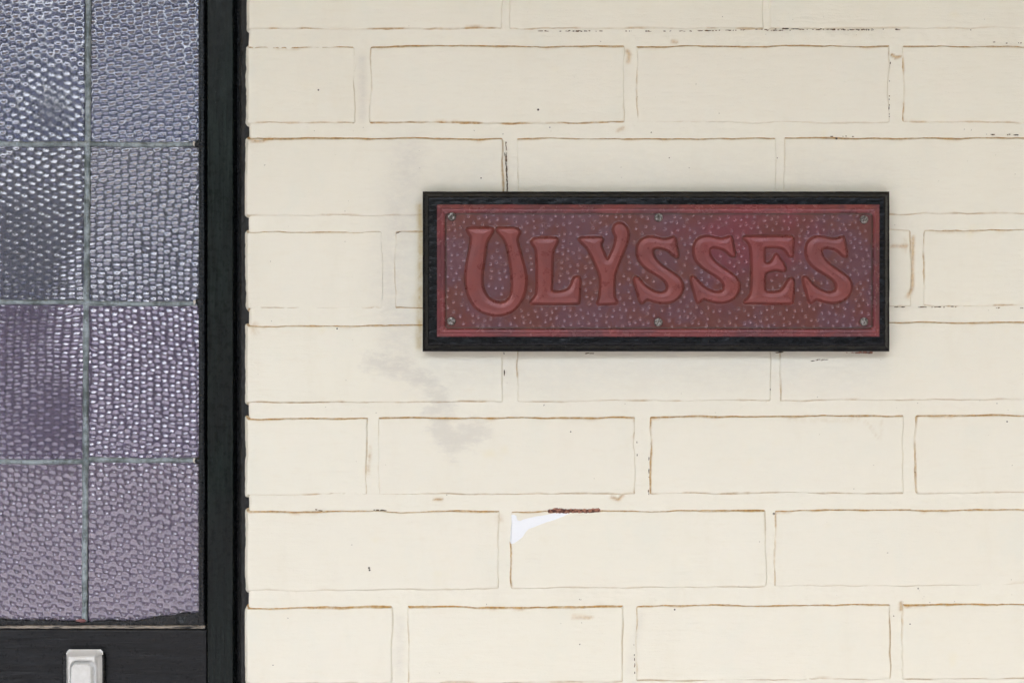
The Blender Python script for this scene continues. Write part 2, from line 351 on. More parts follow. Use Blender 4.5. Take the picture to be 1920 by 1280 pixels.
# marks painted onto bricks and mortar: channel, polyline in photo pixels, half width, strength
def seg_dist(X, Z, pts):
    d = np.full(X.shape, 1e9)
    for (ax, az), (bx, bz) in zip(pts[:-1], pts[1:]):
        vx, vz = bx - ax, bz - az; L = vx * vx + vz * vz + 1e-9
        t = np.clip(((X - ax) * vx + (Z - az) * vz) / L, 0, 1)
        d = np.minimum(d, np.hypot(X - ax - t * vx, Z - az - t * vz))
    return d
STROKES = [
    
    
    
    
    
    
    
    
    ('ochre', [(1176, 95), (1180, 102), (1178, 116)], 3.5, 0.7), ('ochre', [(1673, 103), (1680, 108), (1688, 106)], 2.5, 0.9),
    ('ochre', [(1260, 78), (1268, 79)], 3, 0.7), ('ochre', [(470, 262), (486, 266), (505, 260)], 2.5, 0.8), ('ochre', [(1158, 245), (1168, 240)], 3, 0.5),
    ('ochre', [(1712, 445), (1711, 540), (1702, 556)], 3.2, 0.75), ('ochre', [(1672, 461), (1700, 462)], 3, 0.6),
    ('ochre', [(1147, 932), (1160, 936), (1168, 928)], 3, 0.75), ('ochre', [(815, 936), (828, 936)], 2.6, 0.8), ('ochre', [(1075, 1155), (1108, 1156)], 2.6, 0.8),
    ('ochre', [(1690, 1130), (1690, 1142)], 3, 0.8), 
    ('tan', [(475, 612), (478, 618)], 9, 0.7), ('tan', [(936, 968), (938, 975)], 5, 0.7), ('tan', [(1622, 790), (1650, 824), (1652, 790)], 2, 0.4),
    ('tan', [(694, 838), (690, 888)], 3, 0.9), ('tan', [(1480, 785), (1560, 788), (1610, 785)], 4, 0.35), ('tan', [(1695, 450), (1697, 470)], 4, 0.5),
    ('yellow', [(786, 385), (789, 450), (787, 560), (786, 650)], 5.5, 0.9), ('yellow', [(783, 560), (788, 585)], 9, 0.5),
    ('smudge', [(825, 800), (848, 830), (868, 815), (892, 808)], 30, 0.8), ('smudge', [(870, 800), (905, 822)], 16, 0.6),
    ('smudge', [(700, 680), (755, 692), (800, 715), (822, 745), (835, 768)], 24, 0.70), ('smudge', [(800, 772), (835, 768)], 14, 0.75),
    ('grey', [(770, 290), (750, 400), (735, 520), (745, 660)], 40, 0.85), ('grey', [(790, 700), (1000, 705), (1300, 700), (1620, 700)], 48, 0.42),  # dirt left of the sign, then soft shade painted below it
    ('grey', [(800, 310), (1000, 318), (1300, 325), (1640, 320)], 50, 0.38), ('grey', [(1720, 330), (1740, 450)], 40, 0.18),  # soft shade painted above the sign; fainter grey to its right
    ('grey', [(679, 110), (680, 220)], 9, 0.8), ('grey', [(728, 450), (724, 560)], 12, 0.6), ('grey', [(1200, 1150), (1180, 1260)], 9, 0.5), ('grey', [(750, 1160), (748, 1270)], 11, 0.5),
    ('chip', [(1570, 663), (1600, 662), (1635, 661)], 2.4, 0.75),
    ('chip', [(1030, 958), (1045, 957), (1060, 958), (1078, 957), (1100, 958), (1122, 956)], 4.6, 0.95), ('chip', [(1042, 956), (1060, 958)], 6.0, 0.9),
]
POCKS = [
    ([(945, 658), (946, 690), (945, 726)], 0.9),
    ([(967, 658), (966, 676)], 1.0),
    ([(1045, 61), (1090, 61), (1180, 61), (1300, 61), (1470, 57), (1600, 58), (1690, 58)], 1.0),
    ([(1672, 90), (1670, 150), (1669, 222)], 0.9),
    ([(1690, 106), (1689, 150)], 0.35),
    ([(1677, 575), (1740, 576), (1795, 575)], 1.2),
    ([(1855, 577), (1925, 578)], 0.7),
    ([(1194, 795), (1194, 860)], 0.7),
    ([(1217, 850), (1216, 925)], 0.6),
    ([(1545, 258), (1600, 258)], 0.7),
    ([(1860, 82), (1925, 84)], 0.9),
    ([(1840, 254), (1925, 256)], 0.7),
    ([(1189, 1200), (1190, 1262)], 0.8),
    ([(1676, 1135), (1676, 1160)], 0.6),
    ([(590, 955), (605, 957)], 0.9),
    ([(700, 955), (722, 956)], 1.0),
    ([(948, 264), (950, 300), (951, 358)], 5.0), ([(947, 285), (950, 330), (951, 358)], 4.0), ([(740, 438), (752, 434)], 3.0), ([(590, 955), (605, 957)], 2.0), ([(700, 955), (722, 956)], 2.5),
    ([(1097, 662), (1113, 662)], 5.0), ([(1456, 661), (1468, 660)], 4.0), ([(1522, 676), (1545, 674), (1562, 678)], 2.6), ([(1530, 674), (1556, 675)], 2.0),
    ([(1425, 61), (1520, 58), (1640, 59)], 1.3), ([(1000, 61), (1120, 61)], 0.8),
]
CH = {'ochre': (0, 0), 'black': (0, 1), 'smudge': (0, 2), 'yellow': (0, 3), 'peel': (1, 0), 'chip': (1, 1), 'grey': (1, 2), 'tan': (1, 3)}
PEEL = [(920 + a / 3.692, 940 + b / 3.692) for a, b in [(131, 92), (165, 90), (178, 100), (182, 128), (205, 134), (228, 122), (300, 104), (380, 92), (470, 74), (545, 82), (460, 120), (380, 145), (300, 175), (262, 190), (235, 220), (220, 245), (195, 265), (170, 285), (140, 292), (129, 260)]]

def poly_sdf(X, Z, P):
    """inside-positive distance to a closed polygon"""
    inside = np.zeros(X.shape, bool); d = np.full(X.shape, 1e9)
    n = len(P)
    for i in range(n):
        ax, az = P[i]; bx, bz = P[(i + 1) % n]
        vx, vz = bx - ax, bz - az; L = vx * vx + vz * vz + 1e-12
        t = np.clip(((X - ax) * vx + (Z - az) * vz) / L, 0, 1)
        d = np.minimum(d, np.hypot(X - ax - t * vx, Z - az - t * vz))
        c = ((az > Z) != (bz > Z))
        with np.errstate(divide='ignore', invalid='ignore'):
            xi = ax + (Z - az) / (bz - az if bz != az else 1e-12) * vx
        inside ^= c & (X < xi)
    return np.where(inside, d, -d)

def paint(PX, PZ):
    mk = np.zeros(PX.shape + (4,)); wr = np.zeros(PX.shape + (4,))
    x0, x1, z0, z1 = PX.min(), PX.max(), PZ.min(), PZ.max()
    for ch, pts, hw, st in STROKES:
        xs = [p[0] for p in pts]; zs = [p[1] for p in pts]
        if max(xs) + 3 * hw < x0 or min(xs) - 3 * hw > x1 or max(zs) + 3 * hw < z0 or min(zs) - 3 * hw > z1: continue
        g = st * np.exp(-(seg_dist(PX, PZ, pts) / hw) ** 2)
        if ch == 'black' and hw < 2.55 and len(pts) > 1:
            g = g * smooth((noise2(PX / 7.0, PZ / 7.0, 207) + 0.12) / 0.25)
        a, c = CH[ch]; T = (mk, wr)[a]
        T[..., c] = np.maximum(T[..., c], g)
    return mk, wr

def face_y(X, Z):      # slow undulation of painted faces
    return 0.0005 * fbm(X * 14, Z * 22, 5, 3) + 0.00022 * fbm(X * 90, Z * 160, 9, 3)

BUMPS = [(1157, 931, 9, .0022), (1700, 462, 8, .0010), (1694, 450, 7, .0008), (1164, 244, 7, .0012), (740, 880, 3.5, .001), (1000, 752, 8, .0007), (1262, 76, 4, .001), (1092, 1148, 14, -.0006), (938, 972, 6, -.0008), (480, 265, 6, .0009), (476, 614, 8, -.0008)]
def bumps(PX, PZ):
    h = 0
    for bx, bz, r, a in BUMPS: h = h + a * np.exp(-((PX - bx) ** 2 + (PZ - bz) ** 2) / r ** 2)
    return h

rng = random.Random(4)
for ci, (tl, tr, bl_, br_, row) in enumerate(COURSES):
    ft, fb = lin(tl, tr), lin(bl_, br_)
    for bi, (x0, x1, sL, sR, sT, sB) in enumerate(row):
        pad = 0.0016
        xm = (x0 + x1) / 2
        X0, X1 = float(wx(x0)), float(wx(x1)); Zt, Zb = float(wz(ft(xm))), float(wz(fb(xm)))
        fine = [0.0004 * i for i in range(1, 12)]
        big = ci == 7 and bi == 1
        xs = axis(X0 - pad, X1 + pad, 0.0016 if big else (0.0011 if ci == 1 and bi in (1, 2) else 0.0025), fine); zs = axis(Zb - pad, Zt + pad, 0.0025 if not big else 0.001, fine)
        X, Z = np.meshgrid(xs, zs)
        # bed lines tilt with the courses and wander
        tilt = lambda f: (f(960 + X / S) - f(xm)) * -S
        dzt = tilt(ft) + 0.0016 * fbm(X * 32, ci * 3.1, 21, 5); dzb = tilt(fb) + 0.0016 * fbm(X * 32, ci * 5.7, 22, 5)
        dxl = 0.0017 * fbm(Z * 44, bi * 3.3 + ci, 23, 5); dxr = 0.0017 * fbm(Z * 44, bi * 4.9 + ci, 24, 5)
        v = (Z - Zb) / (Zt - Zb); u = (X - X0) / (X1 - X0)
        Xw = X - (dxl * (1 - np.clip(u, 0, 1)) + dxr * np.clip(u, 0, 1)); Zw = Z - (dzb * (1 - np.clip(v, 0, 1)) + dzt * np.clip(v, 0, 1))
        sdf = rrect(Xw, Zw, X0, X1, Zb, Zt, rng.uniform(0.0012, 0.0038))
        PX, PZ = 960 + X / S, 640 - (Z - ZC) / S
        rim = 0.0027
        Y = face_y(X, Z) + 0.0026 * (1 - smooth((sdf + 0.0006) / rim)) + np.where(sdf < 0, -sdf * 1.5, 0) - bumps(PX, PZ) * smooth(sdf / 0.001)
        Y = Y + rng.uniform(-0.0005, 0.0004)
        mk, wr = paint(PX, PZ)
        # joint stain hugging each arris
        dT, dB, dL, dR = Zt - Zw, Zw - Zb, Xw - X0, X1 - Xw
        dmin = np.minimum(np.minimum(dT, dB), np.minimum(dL, dR))
        along = lambda q, sd_, th: smooth((fbm(q * 55, sd_, 31, 5) + th) / 0.42)
        sT_ = 1.1 * sT * (0.85 + 0.35 * along(X, ci * 7.7, .30)); sB_ = 1.25 * sB * (0.12 + 0.88 * along(X, ci * 9.1 + 50, .2))
        sL_ = sL * (0.15 + 0.85 * along(Z, ci * 3.7 + bi * 5, .16)); sR_ = sR * (0.15 + 0.85 * along(Z, ci * 3.9 + bi * 6 + 90, .16))
        side = np.where(dT <= dmin + 1e-9, sT_, np.where(dB <= dmin + 1e-9, sB_, np.where(dL <= dmin + 1e-9, sL_, sR_)))
        wdt = 0.0014 * (0.45 + 1.1 * np.clip(0.5 + fbm(X * 70 + Z * 40, ci, 33, 3), 0, 1))
        line = side * (1 - smooth((sdf - 0.0015) / wdt))
        halo = 0.16 * side * np.exp(-np.maximum(sdf, 0) / 0.0035)
        mk[..., 0] = np.maximum(mk[..., 0], np.clip(line * 1.25, 0, 1)); mk[..., 3] = np.maximum(mk[..., 3], halo)
        if big:
            ps = poly_sdf(PX, PZ, PEEL); wr[..., 0] = np.clip(0.5 + ps / 6, 0, 1)
            Y = Y + 0.00035 * smooth(0.5 + ps / 3) + 0.0015 * np.clip(wr[..., 1], 0, 1) * (0.6 + fbm(X * 500, Z * 500, 3, 2))
        hf('brick', xs, zs, Y, 0.10, wall, MAT_CREAM, {'mark': mk, 'wear_shade': wr})

# mortar: one bedding behind and between all bricks
xs = np.arange(wx(466), wx(2440), 0.0016); zs = np.arange(wz(1456), wz(-268), 0.0016)
X, Z = np.meshgrid(xs, zs); PX, PZ = 960 + X / S, 640 - (Z - ZC) / S
Ym = 0.0008 + 0.0009 * fbm(X * 24, Z * 40, 41, 3) + 0.0005 * fbm(X * 220, Z * 260, 43, 3) - bumps(PX, PZ)
edge_l = 466 + 3.0 * fbm(Z * 60, 0, 47, 3)
Ym = Ym + 0.004 * smooth((edge_l + 2 - PX) / 4)
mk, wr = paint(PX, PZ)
hf('mortar', xs, zs, Ym, 0.098, wall, MAT_CREAM, {'mark': mk, 'wear_shade': wr})

# strings of dark pock marks where the paint has broken along the joints
gp = random.Random(21); V = []; F3 = []
for pts, st in POCKS:
    Ls = [math.dist(a, b) for a, b in zip(pts[:-1], pts[1:])]; tot = sum(Ls); q = 0.0
    while q < tot:
        q += gp.expovariate(1 / (9.0 / st)) + 1.5
        r = q; k_ = 0
        while k_ < len(Ls) - 1 and r > Ls[k_]: r -= Ls[k_]; k_ += 1
        if q > tot: break
        (ax, az), (bx, bz) = pts[k_], pts[k_ + 1]; t = r / max(Ls[k_], 1e-6)
        off = 2.2 if abs(bx - ax) > abs(bz - az) and az < 300 else 0.0
        px_, pz_ = ax + (bx - ax) * t + gp.gauss(0, .35) - (2.0 if 1660 < ax < 1680 and az < 300 else 0), az + (bz - az) * t + gp.gauss(0, .35) - off
        ln = gp.uniform(0.8, 2.6) if gp.random() < .7 else gp.uniform(2.5, 6); wd = gp.uniform(0.55, 1.25)
        th = math.atan2(bz - az, bx - ax); n0 = len(V)
        for m in range(7):
            an = 2 * math.pi * m / 7; e = gp.uniform(.7, 1.2)
            u, v = math.cos(an) * ln * e, math.sin(an) * wd * e
            V.append((float(wx(px_ + u * math.cos(th) - v * math.sin(th))), -0.0004, float(wz(pz_ + u * math.sin(th) + v * math.cos(th)))))
        for m in range(1, 6): F3.append([n0, n0 + m + 1, n0 + m])
V = np.array(V); org = np.array([V[:, 0].mean(), 0, V[:, 2].min()])
def pock():
    k = M('dark_broken_paint'); n_ = k.noise(300, k.coord(), 2)
    k.set(Base_Color=k.mix(k.ramp(n_, .4, .6), (0.03, 0.017, 0.008), (0.16, 0.085, 0.03)), Roughness=0.9); return k.m
o = link('broken_paint_specks', raw_mesh('broken_paint_specks', V - org, F3, 0), org, wall, pock()); o['kind'] = 'stuff'

# ------------------------------------------------------------------ leadlight sidelight
win = thing('sidelight_window', 'black framed leadlight sidelight with hammered glass squares left of the brick wall', 'window', (float(wx(160)), 0.02, 0.62))
Z_BOT = 0.62
def plank(name, px0, px1, py0, py1, y, back, mat, bev=0.002, amp=0.0003, along='z', step=0.003, tilt=0.0, parent=None, er=None):
    x0, x1 = float(wx(px0, y)), float(wx(px1, y)); z0, z1 = float(wz(py1, y)), float(wz(py0, y))
    fine = [bev * f for f in (.15, .35, .6, 1.0, 1.5)]
    xs = axis(x0, x1, step if along == 'x' else min(step, (x1 - x0) / 8), fine); zs = axis(z0, z1, step if along == 'z' else min(step, (z1 - z0) / 8), fine)
    X, Z = np.meshgrid(xs, zs)
    d = rrect(X, Z, x0, x1, z0, z1, bev * .5)
    if along == 'z': nz = fbm(X * 260, Z * 9, 51, 4) + 0.5 * fbm(X * 30, Z * 30, 52, 3)
    else: nz = fbm(X * 9, Z * 260, 53, 4) + 0.5 * fbm(X * 30, Z * 30, 54, 3)
    Y = y + amp * nz + bev * (1 - np.sqrt(np.clip(1 - (1 - np.clip(d / bev, 0, 1)) ** 2, 0, 1))) + tilt * (X - x0) / (x1 - x0)
    return hf(name, xs, zs, Y, back, parent or win, mat)

TOP = -26
plank('jamb', 362, 482, -120, 1560, 0.026, 0.09, MAT_BEAD, step=0.006)
plank('jamb', -150, -52, -120, 1560, 0.026, 0.09, MAT_BEAD, step=0.006)
plank('stile', 388.5, 437, -120, 1560, 0.0062, 0.030, MAT_STILE, bev=0.0012, amp=0.00030, step=0.002)
plank('stile', -117, -68, -120, 1560, 0.0062, 0.030, MAT_STILE, bev=0.0012, amp=0.00030, step=0.002)
plank('bottom_rail', -68, 387.5, 1180, 1560, 0.0075, 0.030, MAT_RAIL, bev=0.0012, amp=0.0007, along='x', step=0.002)
plank('top_rail', -68, 387.5, -120, -32, 0.0075, 0.030, MAT_RAIL, bev=0.0012, amp=0.0005, along='x', step=0.002)
plank('glazing_bead', 371.5, 384, -30, 1176, 0.0100, 0.030, MAT_BEAD, bev=0.0016, amp=0.0011, step=0.002, tilt=0.002)
plank('glazing_bead', -64, -51.5, -30, 1176, 0.0100, 0.030, MAT_BEAD, bev=0.0016, amp=0.0011, step=0.002, tilt=0.002)
plank('sill_edge', -50, 384, 1172.5, 1178.5, 0.0098, 0.030, MAT_TAN, bev=0.0010, amp=0.0010, along='x', step=0.002)
# putty wedge that rises towards the right corner
xs = axis(float(wx(-50, .013)), float(wx(380, .013)), 0.0015); zs = axis(float(wz(1171, .013)), float(wz(1146, .013)), 0.0005)
X, Z = np.meshgrid(xs, zs); pxx = 960 + X / S / ((D + .013) / D)
topl = np.interp(pxx, [-50, 60, 150, 170, 260, 300, 340, 380], [1160, 1162, 1166, 1165, 1162, 1155, 1150, 1147]) + 3 * fbm(X * 90, 0, 61, 3)
zt = wz(topl, .013)
Y = 0.0125 + 0.0012 * fbm(X * 120, Z * 200, 63, 3) + 0.012 * smooth((Z - zt) / 0.0012)
hf('putty', xs, zs, Y, 0.030, win, MAT_BEAD, keep=(Z < zt + 0.0009)[:-1, :-1])
# lumpy painted filler strip against the bricks
xs = axis(float(wx(447.5, .004)), float(wx(482, .004)), 0.0011, [0.0003, 0.0006]); zs = axis(float(wz(1456, .004)), float(wz(-120, .004)), 0.0014)
X, Z = np.meshgrid(xs, zs)
Y = 0.0045 + 0.0016 * fbm(X * 120, Z * 60, 71, 3) + 0.0013 * fbm(X * 420, Z * 300, 72, 3) + 0.0035 * (1 - smooth((X - xs[0]) / 0.0025))
hf('filler_strip', xs, zs, Y, 0.030, win, MAT_TRIM)
xs2 = xs - xs.mean() ; xs2 = float(wx(-142)) + (xs - xs[0])
hf('filler_strip', xs2, zs, Y[:, ::-1], 0.030, win, MAT_TRIM)

# panes of hammered glass
GY = 0.0165
COLS = [(-52, 158), (166, 373)]
ROWS = [(TOP - 6, 269), (271, 566), (568, 862), (864, 1164)]
_ANG = [27, 33, 31, 25, 29, 34, 28, 35, 31]
def pane(px0, px1, py0, py1, seed, col, row):
    x0, x1 = float(wx(px0, GY)), float(wx(px1, GY)); z0, z1 = float(wz(py1, GY)), float(wz(py0, GY))
    step = 0.00078
    xs = np.linspace(x0, x1, int((x1 - x0) / step)); zs = np.linspace(z0, z1, int((z1 - z0) / step))
    X, Z = np.meshgrid(xs, zs)
    sp = 0.0079
    # lattice turned differently in each sheet; rows bend as in rolled glass
    ang = R(_ANG[seed % len(_ANG)]); X_, Z_ = X, Z
    X, Z = X * math.cos(ang) - Z * math.sin(ang), X * math.sin(ang) + Z * math.cos(ang)
    U = X + 0.004 * np.sin(Z * 21 + seed) + 0.0016 * fbm(X * 30, Z * 30, seed, 2); W = Z + 0.010 * np.sin(X * 17 + seed * 1.7) + 0.0016 * fbm(X * 30, Z * 30, seed + 5, 2)
    rh = sp * 0.866
    best = np.full(X.shape, 1e9); rr = np.full(X.shape, 1.0)
    j0 = np.floor(W / rh)
    for dj in (-1, 0, 1, 2):
        j = j0 + dj; off = np.where(np.mod(j, 2) == 0, 0, 0.5)
        i0 = np.floor(U / sp - off)
        for di in (0, 1):
            i = i0 + di
            cx = (i + off) * sp + sp * 0.30 * (_hash(i, j, seed) - .5); cz = j * rh + sp * 0.30 * (_hash(i, j, seed + 1) - .5)
            d = np.hypot(U - cx, W - cz); m = d < best
            best = np.where(m, d, best); rr = np.where(m, 0.88 + 0.16 * _hash(i, j, seed + 2), rr)
    X, Z = X_, Z_
    rad = 0.50 * sp * rr
    t = np.clip(best / rad, 0, 1)
    dep = (1 - t ** 2) ** 1.1
    amp = 0.00078
    if col == 0: amp = amp * (0.42 + 0.58 * smooth(0.5 + 1.6 * fbm(X * 9, Z * 7, 77, 2) + (1.55 - Z) * 1.2))
    if col == 0: amp = amp * (1 - 0.8 * np.exp(-((X - float(wx(95, GY))) / 0.032) ** 2 - ((Z - float(wz(200, GY))) / 0.040) ** 2)) * (1 - 0.45 * np.exp(-((X - float(wx(120, GY))) / 0.025) ** 2 - ((Z - float(wz(770, GY))) / 0.045) ** 2))
    Y = GY + amp * dep + 0.0004 * fbm(X * 25, Z * 25, seed + 9, 2)
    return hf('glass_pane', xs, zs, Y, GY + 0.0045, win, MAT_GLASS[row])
sd_ = 3
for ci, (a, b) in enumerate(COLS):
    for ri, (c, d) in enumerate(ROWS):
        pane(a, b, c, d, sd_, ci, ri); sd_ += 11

def came(pts, y, hw, hh, seed, name='lead_came', parent=win):
    """half round lead strip along a polyline of photo pixels"""
    P = np.array([[float(wx(a, y)), float(wz(b, y))] for a, b in pts])
    L = np.hypot(*np.diff(P, axis=0).T); s = np.concatenate([[0], np.cumsum(L)]); n = int(s[-1] / 0.0022) + 2
    t = np.linspace(0, s[-1], n); cx = np.interp(t, s, P[:, 0]); cz = np.interp(t, s, P[:, 1])
    tx, tz = np.gradient(cx), np.gradient(cz); q = np.hypot(tx, tz); tx /= q; tz /= q
    ang = np.linspace(-math.pi / 2, math.pi / 2, 9)
    V = []
    for k_, a in enumerate(ang):
        w_ = hw * (1 + 0.30 * fbm(t * 90, k_ * 0.35, seed, 3)); h_ = hh * (1 + 0.5 * fbm(t * 120, k_ * .5, seed + 3, 3))
        off = np.sin(a) * w_; y_ = y - np.cos(a) * h_
        V.append(np.stack([cx - tz * off, y_ + 0 * cx, cz + tx * off], -1))
    V = np.stack(V, 1).reshape(-1, 3); m = len(ang)
    F = []
    for i in range(n - 1):
        for k_ in range(m):
            k2 = (k_ + 1) % m
            F.append([i * m + k_, i * m + k2, (i + 1) * m + k2, (i + 1) * m + k_])
    org = V.mean(0); org[2] = V[:, 2].min()
    return link(name, raw_mesh(name, V - org, F), org, parent, MAT_LEAD)
YC = GY + 0.0002
long_came = came([(166, TOP - 8), (165, 200), (163, 480), (161, 700), (160, 900), (159, 1168)], YC, 0.0028, 0.0020, 3)
for i, (yl, yr) in enumerate([(270, 271), (566, 569), (865, 862)]):
    came([(-54, yl - 1), (60, yl + 1), (157, yl)], YC, 0.0023, 0.0017, 10 + i * 3)
    came([(168, yr - 1), (260, yr + 1), (376, yr)], YC, 0.0023, 0.0017, 30 + i * 3)
# lumps of solder and the wire ties at the ends of the bars
def blob(name, px, py, y, rx, rz, ry, seed, parent, mat):
    nu, nv = 12, 7
    cx, cz = float(wx(px, y)), float(wz(py, y)); V = []; F = []
    for j in range(nv + 1):
        a = math.pi * j / nv
        for i in range(nu):
            b = 2 * math.pi * i / nu
            k_ = 1 + 0.6 * float(noise2(math.cos(b) * 1.7 + 9, math.sin(b) * 1.7 + a * 1.3, seed))
            V.append((math.sin(a) * math.cos(b) * rx * k_, -math.cos(a) * ry, math.sin(a) * math.sin(b) * rz * k_))
    for j in range(nv):
        for i in range(nu): F.append([j * nu + i, j * nu + (i + 1) % nu, (j + 1) * nu + (i + 1) % nu, (j + 1) * nu + i])
    return link(name, raw_mesh(name, np.array(V), F), (cx, y, cz), parent, mat)
for i, (a, b) in enumerate([(164, 270), (162, 567), (160, 864)]):
    blob('solder_joint', a, b, YC - 0.0008, 0.0048, 0.0036, 0.0017, 60 + i, long_came, MAT_LEAD)
def white_fleck():
    k = M('chalky_white_paint_fleck'); k.set(Base_Color=(0.62, 0.58, 0.50), Roughness=0.7); return k.m
MAT_FLECK = white_fleck()
for i, (a, b) in enumerate([(372, 271), (373, 567), (372, 864)]):
    tie = blob('wire_tie', a + 2, b, 0.0125, 0.0042, 0.0036, 0.0022, 70 + i, win, MAT_BEAD)
    blob('paint_fleck', a - 8, b - 1, 0.0142, 0.0012, 0.0024, 0.0008, 75 + i, tie, MAT_FLECK)
blob('paint_fleck', 152, 1163, 0.0118, 0.0050, 0.0016, 0.0007, 81, win, plain('dull_red_paint', (0.16, 0.05, 0.05), (0.2, 0.1, 0.1), 300))

# room behind the glass
struct('interior_wall', -1.1, 0.4, 0.30, 0.34, 0.5, 2.2, plain('lilac_interior_paint', (0.12, 0.11, 0.17), (0.20, 0.18, 0.27), 4))

# ------------------------------------------------------------------ doorbell
bell = thing('doorbell', 'white plastic doorbell push on the black bottom rail below the leadlight', 'doorbell', (float(wx(157)), 0.007, float(wz(1352))))
def rr_solid(name, px0, px1, py0, py1, yf, back, rad, cham, mat, parent, dome=0.0, step=0.0006, slots=None):
    x0, x1 = float(wx(px0, back)), float(wx(px1, back)); z0, z1 = float(wz(py1, back)), float(wz(py0, back))
    xs = axis(x0, x1, step); zs = axis(z0, z1, step); X, Z = np.meshgrid(xs, zs)
    d = rrect(X, Z, x0, x1, z0, z1, rad)
    Y = yf + (back - yf) * (1 - smooth(np.clip((d + 0.0004) / cham, 0, 1)) ) - dome * np.clip(1 - ((X - (x0 + x1) / 2) / (x1 - x0) * 2) ** 2, 0, 1) * np.clip(1 - ((Z - (z0 + z1) / 2) / (z1 - z0) * 2) ** 2, 0, 1)
    if slots: Y = slots(X, Z, Y, yf)
    return hf(name, xs, zs, Y, back + 0.0005, parent, mat, keep=(d > -0.0005)[:-1, :-1])
rr_solid('back_plate', 119, 200, 1222, 1352, 0.0022, 0.0085, 0.003, 0.0012, MAT_BEAD, bell)
def bell_face(X, Z, Y, yf):
    p = 960 + X / S / ((D + yf) / D); q = 640 - (Z - ZC) / S / ((D + yf) / D)
    g = np.exp(-((p - 180.5) / 1.3) ** 2) * smooth((q - 1236) / 3) * 0.0012 - np.exp(-((p - 184.5) / 2) ** 2) * smooth((q - 1235) / 3) * 0.0007
    well = smooth(rrect(p, q, 130.5, 178.5, 1237.5, 1300, 13) / 2.0) * 0.0050
    return Y + g + well
bell_body = rr_solid('body', 124, 193, 1216.5, 1350, -0.0070, 0.0030, 0.0055, 0.0062, MAT_PLASTIC, bell, slots=bell_face)
rr_solid('push_button', 133.0, 176.0, 1240, 1298, -0.0066, -0.0022, 0.0062, 0.0022, MAT_PLASTIC, bell_body, dome=0.0012)

# ------------------------------------------------------------------ name plaque
sign = thing('house_sign', 'dark red embossed name plaque on a black wooden board, screwed to the wall', 'sign', (float(wx(1231)), 0.0, float(wz(659))))
YB = -0.020        # board face
def bx_(p): return wx(p, YB)
def bz_(p): return wz(p, YB)
x0, x1, z0, z1 = float(bx_(791.5)), float(bx_(1671.5)), float(bz_(659)), float(bz_(357.5))
step = 0.0012; fine = [0.0003 * i for i in range(1, 20)]
xs = axis(x0, x1, step, fine); zs = axis(z0, z1, step, fine); X, Z = np.meshgrid(xs, zs)
d = np.minimum(np.minimum(X - x0, x1 - X), np.minimum(Z - z0, z1 - Z)) + 0.0003 * fbm(X * 60, Z * 60, 81, 3)
# square lip, then a cove rising to the flat face
prof = np.interp(d, [-.001, 0.0, 0.0004, 0.0014, 0.0022, 0.0036, 0.0050, 0.0060, 0.0066, 0.1], [0.0075, 0.0070, 0.0056, 0.0050, 0.0044, 0.0028, 0.0010, 0.0002, 0, 0])
Y = YB + prof + 0.0005 * fbm(X * 40, Z * 140, 83, 3) * smooth(d / 0.003) + 0.00035 * fbm(X * 300, Z * 420, 84, 3)
hf('backing_board', xs, zs, Y, 0.0015, sign, MAT_BOARD)

K = 3.878
U_ = [(368,350),(385,342),(405,340),(545,340),(560,346),(562,356),(548,385),(520,425),(508,470),(498,560),(485,640),(478,700),(485,770),(505,820),(540,860),(590,880),(630,882),(665,865),(690,830),(700,780),(698,700),(690,620),(678,540),(662,470),(640,415),(605,380),(585,352),(590,343),(600,340),(700,338),(735,345),(757,365),(750,390),(738,405),(735,430),(745,470),(770,560),(795,650),(803,730),(790,810),(760,880),(710,940),(640,970),(570,975),(490,955),(430,915),(390,850),(368,780),(362,700),(365,630),(378,560),(392,490),(402,430),(400,400),(385,380)]
L_ = [(838,438),(850,425),(868,412),(1015,412),(1028,420),(1030,432),(1020,460),(1000,490),(992,530),(988,650),(985,770),(986,795),(995,803),(1020,805),(1080,798),(1110,780),(1132,745),(1145,705),(1165,692),(1185,695),(1192,708),(1190,790),(1186,875),(1180,888),(1160,890),(838,890),(832,878),(855,850),(875,820),(880,770),(880,600),(876,520),(866,480),(845,455)]
Y_ = [(1182,425),(1192,413),(1210,410),(1340,408),(1355,418),(1356,432),(1342,455),(1350,490),(1385,568),(1396,568),(1420,520),(1445,460),(1455,400),(1437,375),(1432,345),(1445,315),(1480,302),(1520,320),(1543,365),(1540,420),(1520,480),(1490,550),(1455,640),(1440,690),(1438,780),(1440,840),(1458,870),(1460,880),(1450,888),(1335,895),(1320,890),(1320,878),(1332,850),(1340,780),(1340,700),(1325,650),(1290,570),(1250,490),(1215,455)]
S_ = [(545,405),(552,430),(560,480),(570,530),(566,545),(555,546),(535,535),(505,505),(470,488),(420,478),(395,484),(384,500),(386,525),(402,560),(440,600),(490,635),(545,670),(590,710),(605,755),(598,800),(570,845),(520,875),(460,882),(400,872),(350,852),(330,862),(312,880),(298,878),(290,860),(280,820),(262,760),(250,715),(252,697),(262,691),(280,698),(300,725),(340,765),(390,795),(440,808),(475,800),(492,780),(490,745),(465,710),(420,680),(360,645),(310,605),(280,560),(270,510),(275,460),(300,420),(340,402),(390,402),(430,412),(470,420),(510,412),(530,402)]
